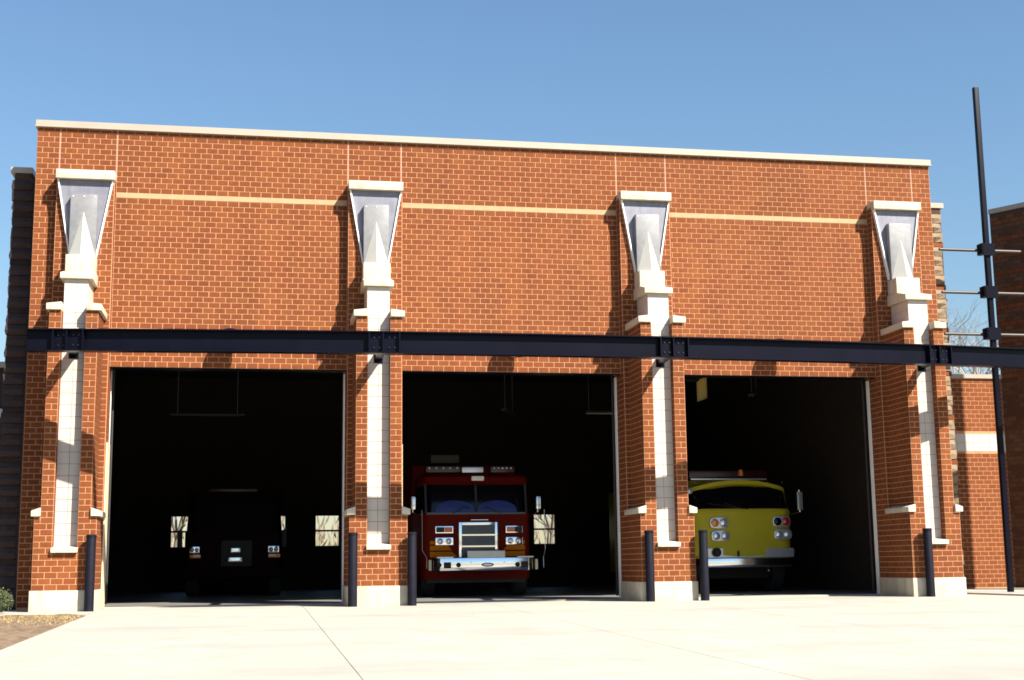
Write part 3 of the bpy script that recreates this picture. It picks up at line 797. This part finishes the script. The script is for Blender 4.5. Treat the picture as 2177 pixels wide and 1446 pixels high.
for n in range(5200):
    x = random.uniform(-25, 60); y = random.uniform(46, 58); z = random.uniform(0, 4.2)*random.random()**.3
    e = Vector((random.gauss(0, .3), random.gauss(0, .3), 1)).normalized(); g = e.orthogonal().normalized(); k = len(br.v); s = random.uniform(.4, 1.2)
    br.v += [(x, y, z), tuple(Vector((x, y, z))+g*.10+e*s*.5), tuple(Vector((x, y, z))+e*s), tuple(Vector((x, y, z))-g*.10+e*s*.5)]; br.f.append((k, k+1, k+2, k+3))
me = bpy.data.meshes.new('brush'); me.from_pydata(br.v, [], br.f)
tag(link('brushwood_foliage', me, M_TWIG), 'tan leafless brushwood seen through the rear windows', 'brushwood', kind='stuff')

# ------------------------------------------------------------------ fire engines
def plan(x0, x1, yf, yb, r, n=7, bow=.0):
    """outline with rounded, slightly bowed front (towards -y)"""
    pts = [(x0, yb)]
    for i in range(n+1):
        t = math.pi+ (math.pi/2)*i/n; pts.append((x0+r+r*math.cos(t), yf+r+r*math.sin(t)))
    if bow:
        for i in range(1, 8):
            u = i/8; pts.append((x0+r+(x1-x0-2*r)*u, yf-bow*math.sin(math.pi*u)))
    for i in range(n+1):
        t = -math.pi/2+(math.pi/2)*i/n; pts.append((x1-r+r*math.cos(t), yf+r+r*math.sin(t)))
    pts.append((x1, yb)); return pts
def loft(levels, name, mt, parent, smooth=35, cap=True):
    mb = MB(); k = len(levels[0][1])
    for z, pl in levels: mb.v += [(a, b, z if not callable(z) else z(a, b)) for a, b in pl]
    for q in range(len(levels)-1):
        for i in range(k):
            j = (i+1) % k; mb.f.append((q*k+i, q*k+j, (q+1)*k+j, (q+1)*k+i))
    if cap: mb.f.append(tuple(range(k))[::-1]); mb.f.append(tuple(range((len(levels)-1)*k, len(levels)*k)))
    return mb.put(name, mt, parent, smooth=smooth)
def wheel(x, y, r, wd, parent):
    w_ = MB()
    def ring(pr): 
        n = len(w_.v); sg = 28; k = len(pr)
        for rr, xx in pr:
            for i in range(sg): t = 2*math.pi*i/sg; w_.v.append((x+xx, y+rr*math.cos(t), .052+r+rr*math.sin(t)))
        for q in range(k-1):
            for i in range(sg): j = (i+1) % sg; w_.f.append((n+q*sg+i, n+q*sg+j, n+(q+1)*sg+j, n+(q+1)*sg+i))
    ring([(r*.55, -wd/2), (r*.93, -wd/2), (r, -wd*.4), (r, wd*.4), (r*.93, wd/2), (r*.55, wd/2)])
    wh = w_.put('wheel', M_BLK, parent, smooth=40)
    w_ = MB(); ring([(0.001, -wd*.2), (r*.2, -wd*.45), (r*.3, -wd*.2), (r*.56, -wd*.45), (r*.56, wd*.45), (r*.3, wd*.2), (0.001, wd*.2)]); w_.put('rim', M_CHR, wh, smooth=40)
def lampset(parent, name, x0, x1, y, z0, z1, cols, bez, oval=False):
    """bezel with two round lamps"""
    if oval:
        cx, cz, a, b = (x0+x1)/2, (z0+z1)/2, (x1-x0)/2, (z1-z0)/2
        def ov(s, yy): return [(cx+max(-1, min(1, 1.6*math.cos(t)))*(a-b*.55)*s+ b*.55*s*math.cos(t), yy, cz+b*s*math.sin(t)) for t in [2*math.pi*i/28 for i in range(28)]]
        bz = MB().poly(ov(1.0, y-.03), (0, .06, 0)).put(name, bez, parent, bev=.006)
        h = b*.72
    else:
        bz = MB().box(x0, x1, y-.03, y+.03, z0, z1).put(name, bez, parent, bev=.008)
        cx, cz = (x0+x1)/2, (z0+z1)/2; h = min((z1-z0)/2*.8, (x1-x0)/4*.86)
    for s, c in zip((-1, 1), cols):
        o = MB().lathe([(h, .0), (h, .012), (h*.86, .02), (h*.5, .032), (0.001, .036)], (cx+s*(x1-x0)*.235, y-.03, cz), 20, 'Y').put('lamp', c, bz, smooth=60)

# ---- red engine, middle bay (measures taken on its front plane)
YF = 4.0
def RX(px): return 7.165+(px-897)*.010228
def RZ(py): return .6045+(1213-py)*.010060
E1 = empty('fire_engine', (8.36, YF, .052), 'red fire engine with amber stripes and chrome bumper in the middle bay', 'fire engine', 'fire engines parked in the bays')
x0, x1 = RX(898), RX(1128)
loft([(.42, plan(x0, x1, YF, YF+1.9, .16)), (RZ(1090), plan(x0, x1, YF, YF+1.9, .16))], 'cab_body', M_RED, E1)
loft([(RZ(1090)+.001, plan(x0+.03, x1-.03, YF+.02, YF+1.88, .2)), (RZ(1030), plan(x0+.06, x1-.06, YF+.16, YF+1.88, .2))], 'windshield', M_GLS, E1)
loft([(RZ(1030)+.001, plan(x0+.03, x1-.03, YF+.10, YF+1.9, .16)), (RZ(1026), plan(x0+.02, x1-.02, YF+.02, YF+1.9, .16)), (RZ(1014), plan(x0+.03, x1-.03, YF+.06, YF+1.9, .16)), (RZ(1006), plan(x0+.10, x1-.10, YF+.2, YF+1.85, .2))], 'roof', M_RED, E1)
for xx in (x0+.06, (x0+x1)/2-.02, x1-.10):
    q = MB().poly([(xx, YF+.0, RZ(1090)), (xx+.045, YF+.0, RZ(1090)), (xx+.045, YF+.14, RZ(1029)), (xx, YF+.14, RZ(1029))], (0, .05, 0)); q.put('pillar', M_BLK, E1)
MB().box(x0+.1, x1-.1, YF-.012, YF+.03, RZ(1094), RZ(1090)).put('trim_strip', M_MESH, E1)
for s in (-1, 1):
    xm = (x0+x1)/2+s*.52
    MB().path([(xm, YF-.03, RZ(1092)), (xm-s*.28, YF+.0, RZ(1078)), (xm-s*.36, YF+.01, RZ(1082))], .009, 6).put('wiper', M_BLK, E1)
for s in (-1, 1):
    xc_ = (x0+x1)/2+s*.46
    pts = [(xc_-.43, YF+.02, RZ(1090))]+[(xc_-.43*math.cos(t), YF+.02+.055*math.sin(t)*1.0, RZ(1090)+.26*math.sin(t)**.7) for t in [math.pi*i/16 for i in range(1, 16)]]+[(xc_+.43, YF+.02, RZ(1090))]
    MB().poly(pts, (0, .006, 0)).put('windshield_reflection', M_BLUE, E1)  # sky reflection in the glass, modelled as two blue humps
# grille
g0, g1 = RX(976), RX(1056)
MB().box(g0+.03, g1-.03, YF-.025, YF+.01, RZ(1184), RZ(1113)).put('grille_mesh', M_MESH, E1)
MB().box(g0-.015, g0+.05, YF-.06, YF-.001, RZ(1185), RZ(1111)).box(g1-.05, g1+.015, YF-.06, YF-.001, RZ(1185), RZ(1111)).box(g0+.05, g1-.05, YF-.06, YF-.001, RZ(1117), RZ(1111)).put('grille_frame', M_CHR, E1, bev=.008)
for yy in (1138, 1162): MB().box(g0+.05, g1-.05, YF-.05, YF-.026, RZ(yy)-.016, RZ(yy)+.016).put('grille_bar', M_CHR, E1)
MB().tube((RX(1000), YF-.05, RZ(1106)), (RX(1037), YF-.05, RZ(1106)), .018, seg=8).put('hand_rail', M_CHR, E1, smooth=60)
for a, b in ((925, 963), (1075, 1111)):
    lampset(E1, 'headlight', RX(a), RX(b), YF, RZ(1159), RZ(1143), (M_LENS, M_LENS), M_CHR)
    f = MB().box(RX(a), RX(b), YF-.03, YF, RZ(1134), RZ(1119)).put('signal_light', M_CHR, E1, bev=.006)
    MB().box(RX(a)+.02, (RX(a)+RX(b))/2, YF-.036, YF-.030, RZ(1134)+.02, RZ(1119)-.02).put('lens', M_BLK if a < 1000 else M_RLENS, f)
    MB().box((RX(a)+RX(b))/2+.004, RX(b)-.02, YF-.036, YF-.030, RZ(1134)+.02, RZ(1119)-.02).put('lens', M_RLENS if a < 1000 else M_BLK, f)
def stripe(pts): MB().poly([(RX(a), YF-.004, RZ(b)) for a, b in pts], (0, .003, 0)).put('stripe', M_ORA, E1)
for mir in (0, 1):
    f = (lambda a: 2030-a) if mir else (lambda a: a)
    stripe([(f(914), 1150), (f(924), 1150), (f(924), 1157), (f(914), 1157)])
    stripe([(f(914), 1160), (f(952), 1160), (f(960), 1170), (f(914), 1170)])
    stripe([(f(914), 1173), (f(960), 1173), (f(972), 1184), (f(914), 1184)])
# bumper
b0, b1 = RX(918), RX(1128); yb_ = YF-.42
bp_ = MB().poly([(b0, yb_+.16, RZ(1213)), (b0+.12, yb_, RZ(1213)), (b1-.12, yb_, RZ(1213)), (b1, yb_+.16, RZ(1213)), (b1, YF, RZ(1213)), (b0, YF, RZ(1213))], (0, 0, .265)).put('bumper', M_CHR, E1, bev=.012)
for px_ in (945, 1107): MB().box(RX(px_)-.08, RX(px_)+.08, yb_-.006, yb_+.01, RZ(1208), RZ(1195)).put('recess', M_BLK, bp_, bev=.01)
for px_ in (968, 1092, 928): MB().lathe([(.05, 0), (.05, .02), (.035, .03), (.001, .02)], (RX(px_), yb_, RZ(1201)), 20, 'Y').put('speaker', M_BLK, bp_)
ob = MB().poly([(RX(1029)+.135*math.cos(t), yb_-.006, RZ(1201)+.042*math.sin(t)) for t in [2*math.pi*i/28 for i in range(28)]], (0, .007, 0)).put('badge', M_BLK, bp_)
MB().poly([(RX(1029)+.10*math.cos(t), yb_-.010, RZ(1201)+.022*math.sin(t)) for t in [2*math.pi*i/28 for i in range(28)]], (0, .004, 0)).put('badge_plate', M_POL, bp_)
for px_ in (994, 1064): MB().lathe([(.014, 0), (.014, .012), (.001, .016)], (RX(px_), yb_, RZ(1196)), 10, 'Y').put('bolt', M_LENS, bp_)
MB().box(RX(988), RX(1067), yb_+.05, yb_+.16, RZ(1187)+.004, RZ(1172)).put('siren_box', M_WBOX, E1, bev=.01)
MB().box(RX(924), RX(958), yb_+.03, YF-.03, RZ(1187)+.004, RZ(1184)).box(RX(1093), RX(1127), yb_+.03, YF-.03, RZ(1187)+.004, RZ(1184)).put('tread_plate', M_POL, E1)
for s, a in ((-1, 903), (1, 1149)):
    pts = [(RX(a-8 if s < 0 else a+6), YF-.2, RZ(1085)), (RX(a-8 if s < 0 else a+6), YF-.25, RZ(1170)), (RX(a), YF-.34, RZ(1186)), (RX(a), YF-.36, RZ(1208))]
    MB().path(pts, .007, 6).put('marker_rod', M_POL, E1)
    xo = RX(912) if s < 0 else RX(1137)
    MB().box(xo-.03, xo+.03, YF-.2, YF-.12, RZ(1212), RZ(1190)).put('corner_marker', M_CREAM, E1, bev=.01)
# mirrors
for s, a in ((-1, 876), (1, 1141)):
    xm = RX(a); xb = x0 if s < 0 else x1
    MB().box(xm-.05, xm+.05, YF-.30, YF-.22, RZ(1085), RZ(1057)).put('mirror', M_LENS, E1, bev=.03)
    MB().path([(xb, YF+.1, RZ(1100)), (xm, YF-.2, RZ(1090)), (xm, YF-.2, RZ(1085))], .016, 8).put('mirror_arm', M_CHR, E1)
# roof lights
zL = RZ(1003)
for a, b, mtl in ((908, 984, M_DLENS), (1048, 1100, M_DLENS)):
    lbx = MB().box(RX(a), RX(b), YF+.25, YF+.5, zL, zL+.15).put('light_bar', mtl, E1, bev=.03)
    n = 5
    for q in range(n):
        MB().lathe([(.022, 0), (.022, .01), (.001, .02)], (RX(a+8+(b-a-16)*q/(n-1)), YF+.249, zL+.10), 12, 'Y').put('lens', M_LENS, lbx)
MB().box(RX(986), RX(1032), YF+.22, YF+.5, zL, zL+.12).put('roof_box', M_POL, E1, bev=.01)
MB().box(RX(1003), RX(1030), YF+.0, YF+.06, RZ(1022), RZ(1012)).put('roof_lamp', M_WBOX, E1, bev=.02)
# rear body with ladder box
MB().box(x0+.02, x1-.02, YF+2.1, YF+8.2, .5, RZ(975)).put('rear_body', M_RED, E1, bev=.03)
lbx = MB().box(RX(941), RX(1001)+.05, YF+2.0, YF+8.0, RZ(970), RZ(950)).put('hose_cover', M_FIXT, E1, bev=.03)
MB().box(x0+.1, x1-.1, YF+.1, YF+8, .35, .6).put('chassis', M_BLK, E1)
for yy in (YF+.75, YF+5.9):
    for xx in (x0+.17, x1-.17): wheel(xx, yy, .50, .30, E1)

# ---- yellow engine, right bay
def YX(px): return 13.205+(px-1472)*.011049
def YZ(py): return .6088+(1205-py)*.010446
E2 = empty('fire_engine', (14.4, YF, .052), 'lime yellow cab-over fire engine with oval twin lamps in the right bay', 'fire engine', 'fire engines parked in the bays')
x0, x1 = YX(1470), YX(1688)
W_ = plan(x0, x1, YF, YF+1.8, .34, bow=.05)
loft([(YZ(1188), plan(x0+.05, x1-.05, YF+.06, YF+1.8, .32, bow=.05)), (YZ(1180), plan(x0, x1, YF, YF+1.8, .34, bow=.05)), (YZ(1092), W_)], 'cab_body', M_YEL, E2)
loft([(YZ(1092)+.001, plan(x0-.012, x1+.012, YF-.015, YF+1.8, .35, bow=.05)), (YZ(1088), plan(x0-.012, x1+.012, YF-.015, YF+1.8, .35, bow=.05)), (YZ(1082), plan(x0+.02, x1-.02, YF+.02, YF+1.8, .34, bow=.05))], 'belt_moulding', M_YEL, E2)
def arcz(base, rise, xm, hw): return lambda a, b: base+rise*(1-min(1, ((a-xm)/hw)**2))
xm = (x0+x1)/2; hw = (x1-x0)/2
loft([(YZ(1082)+.001, plan(x0+.03, x1-.03, YF+.03, YF+1.8, .33, bow=.05)), (arcz(YZ(1046), .19, xm, hw), plan(x0+.05, x1-.05, YF+.18, YF+1.8, .33, bow=.05))], 'windshield', M_GLS, E2, cap=False)
loft([(arcz(YZ(1047), .19, xm, hw), plan(x0+.03, x1-.03, YF+.14, YF+1.8, .34, bow=.05)), (arcz(YZ(1039), .20, xm, hw), plan(x0+.03, x1-.03, YF+.16, YF+1.8, .34, bow=.05)), (arcz(YZ(1036), .19, xm, hw), plan(x0+.12, x1-.12, YF+.4, YF+1.75, .3, bow=.05))], 'roof', M_YEL, E2)
for s, a in ((-1, 0), (1, 0)):
    xx = x0+.045 if s < 0 else x1-.045
    MB().poly([(xx-.03, YF+.33, YZ(1083)), (xx+.03, YF+.33, YZ(1083)), (xx+.03, YF+.5, YZ(1044)), (xx-.03, YF+.5, YZ(1044))], (0, .06, 0)).put('pillar', M_YEL, E2)
for a, b, t_, u_, cs in ((1507, 1545, 1124, 1100, (M_AMB, M_LENS)), (1509, 1547, 1151, 1128, (M_LENS, M_LENS)), (1640, 1678, 1122, 1098, (M_GLS, M_RLENS)), (1642, 1680, 1149, 1126, (M_LENS, M_LENS))):
    lampset(E2, 'headlight', YX(a), YX(b), YF-.045, YZ(t_), YZ(u_), cs, M_POL, True)
# lower apron and bumper
MB().poly([(x0+.35, YF-.03, YZ(1185)), (x1-.05, YF-.03, YZ(1185)), (x1-.05, YF-.03, YZ(1166)), (x0+.35, YF-.03, YZ(1166))], (0, .04, 0)).put('valance', M_POL, E2)
bu = MB().poly([(x0+.02, YF+.1, YZ(1206)), (x0+.2, YF-.22, YZ(1206)), (x1-.2, YF-.22, YZ(1206)), (x1-.02, YF+.1, YZ(1206))], (0, 0, .20)).put('bumper', M_CHR, E2, bev=.015)
MB().lathe([(.02, -.02), (.095, -.02), (.10, .03), (.085, .05), (.07, .03), (.001, .02)], (YX(1519), YF-.06, YZ(1174)), 24, 'Y').put('intake_cap', M_BLK, E2, smooth=40)
MB().box(YX(1565)-.03, YX(1565)+.03, YF-.05, YF-.031, YZ(1183), YZ(1171)).put('latch', M_BLK, E2)
MB().lathe([(.06, .0), (.085, .0), (.085, .05), (.06, .05), (.06, 0)], (YX(1696), YF+.1, YZ(1173)), 24, 'Y').put('grab_ring', M_CHR, E2, smooth=40)
MB().box(YX(1690), YX(1701), YF-.22, YF-.16, YZ(1086), YZ(1047)).put('mirror', M_POL, E2, bev=.012)
MB().path([(x1, YF+.3, YZ(1045)), (YX(1695), YF-.18, YZ(1043)), (YX(1695), YF-.18, YZ(1090)), (x1, YF+.2, YZ(1094))], .010, 6).put('mirror_arm', M_CHR, E2)
MB().lathe([(.001, -.10), (.05, -.08), (.072, 0), (.06, .015), (.001, .03)], (YX(1467), YF-.05, YZ(1044)), 20, 'Y').put('spot_lamp', M_LENS, E2, smooth=50)
MB().path([(YX(1467), YF, YZ(1044)), (x0+.05, YF+.25, YZ(1050))], .012, 6).put('lamp_arm', M_CHR, E2)
MB().box(YX(1488), YX(1652), YF+.55, YF+.62, YZ(1017), YZ(1014)+.0).put('rail', M_POL, E2)
lb2 = MB().box(YX(1486), YX(1655), YF+.6, YF+.85, YZ(1013), YZ(996)).put('light_bar', M_DLENS, E2, bev=.03)
MB().lathe([(.06, 0), (.06, .10), (.04, .14), (.001, .15)], (YX(1597), YF+.58, YZ(1008)), 18).put('beacon', M_AMB, lb2, smooth=50)
for a in (1488, 1528, 1617, 1645, 1676): MB().lathe([(.018, 0), (.02, .02), (.001, .04)], (YX(a), YF+.3, YZ(1019)-(.0 if 1500 < a < 1640 else .05)), 10, 'Y').put('marker_light', M_LENS, E2, smooth=60)
for s in (-1, 1): MB().path([(xm-.06*s+.05, YF-.05, YZ(1083)), (xm-.34+.1*s, YF-.03, YZ(1076)), (xm-.62+.2*s, YF, YZ(1070))], .008, 6).put('wiper', M_BLK, E2)
MB().box(x0+.03, x1-.03, YF+1.9, YF+7.4, .5, YZ(1010)).put('rear_body', M_YEL, E2, bev=.04)
MB().box(x0+.1, x1-.1, YF+.9, YF+7, .35, .62).put('chassis', M_BLK, E2)
for yy in (YF+1.0, YF+5.4):
    for xx in (x0+.2, x1-.2): wheel(xx, yy, .48, .3, E2)

# ---- dark engine, deep in the left bay
YD = 9.0
def DX(px): return 2.2127+(px-413)*.011238
def DZ(py): return 1.16+(1170-py)*.0113
E3 = empty('fire_engine', (3.16, YD, .052), 'dark red engine deep in the shaded left bay, only its lamps showing', 'fire engine', 'fire engines parked in the bays')
x0, x1 = DX(392), DX(602)
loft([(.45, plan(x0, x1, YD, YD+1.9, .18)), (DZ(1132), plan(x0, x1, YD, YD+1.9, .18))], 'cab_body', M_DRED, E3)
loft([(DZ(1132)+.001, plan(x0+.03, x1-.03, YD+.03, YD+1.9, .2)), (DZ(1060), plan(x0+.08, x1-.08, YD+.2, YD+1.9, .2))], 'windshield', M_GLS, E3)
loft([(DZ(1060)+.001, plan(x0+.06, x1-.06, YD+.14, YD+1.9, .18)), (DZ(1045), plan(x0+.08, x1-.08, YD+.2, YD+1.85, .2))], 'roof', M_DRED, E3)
for a, b in ((403, 424), (570, 593)):
    lampset(E3, 'headlight', DX(a), DX(b), YD, DZ(1177), DZ(1162), (M_LENS, M_LENS), M_CHR)
    MB().box(DX(a)+.01, DX(b)+.03, YD-.02, YD+.01, DZ(1187), DZ(1179)).put('marker_light', M_AMB, E3, bev=.006)
MB().box(DX(470), DX(535), YD-.02, YD+.01, DZ(1205), DZ(1150)).put('grille', M_BLK, E3)
MB().box(DX(485), DX(514), YD-.05, YD-.021, DZ(1196), DZ(1186)).box(DX(490), DX(510), YD-.05, YD-.021, DZ(1176), DZ(1166)).put('badge', M_CHR, E3, bev=.006)
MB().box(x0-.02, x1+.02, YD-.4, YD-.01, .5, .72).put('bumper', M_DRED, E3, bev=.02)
for s in (-1, 1):
    xx = DX(383) if s < 0 else DX(604)
    MB().box(xx-.06, xx+.06, YD-.2, YD-.12, DZ(1165), DZ(1128)).put('mirror', M_BLK, E3, bev=.02)
    MB().path([(xx, YD-.15, DZ(1128)), (x0 if s < 0 else x1, YD+.2, DZ(1115))], .015, 6).put('mirror_arm', M_BLK, E3)
MB().box(DX(440), DX(545), YD+.4, YD+.7, DZ(1045), DZ(1035)).put('light_bar', M_DLENS, E3, bev=.03)
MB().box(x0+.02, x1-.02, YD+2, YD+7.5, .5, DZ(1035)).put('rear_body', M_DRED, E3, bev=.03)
for yy in (YD+.8, YD+5.6):
    for xx in (x0+.18, x1-.18): wheel(xx, yy, .5, .3, E3)
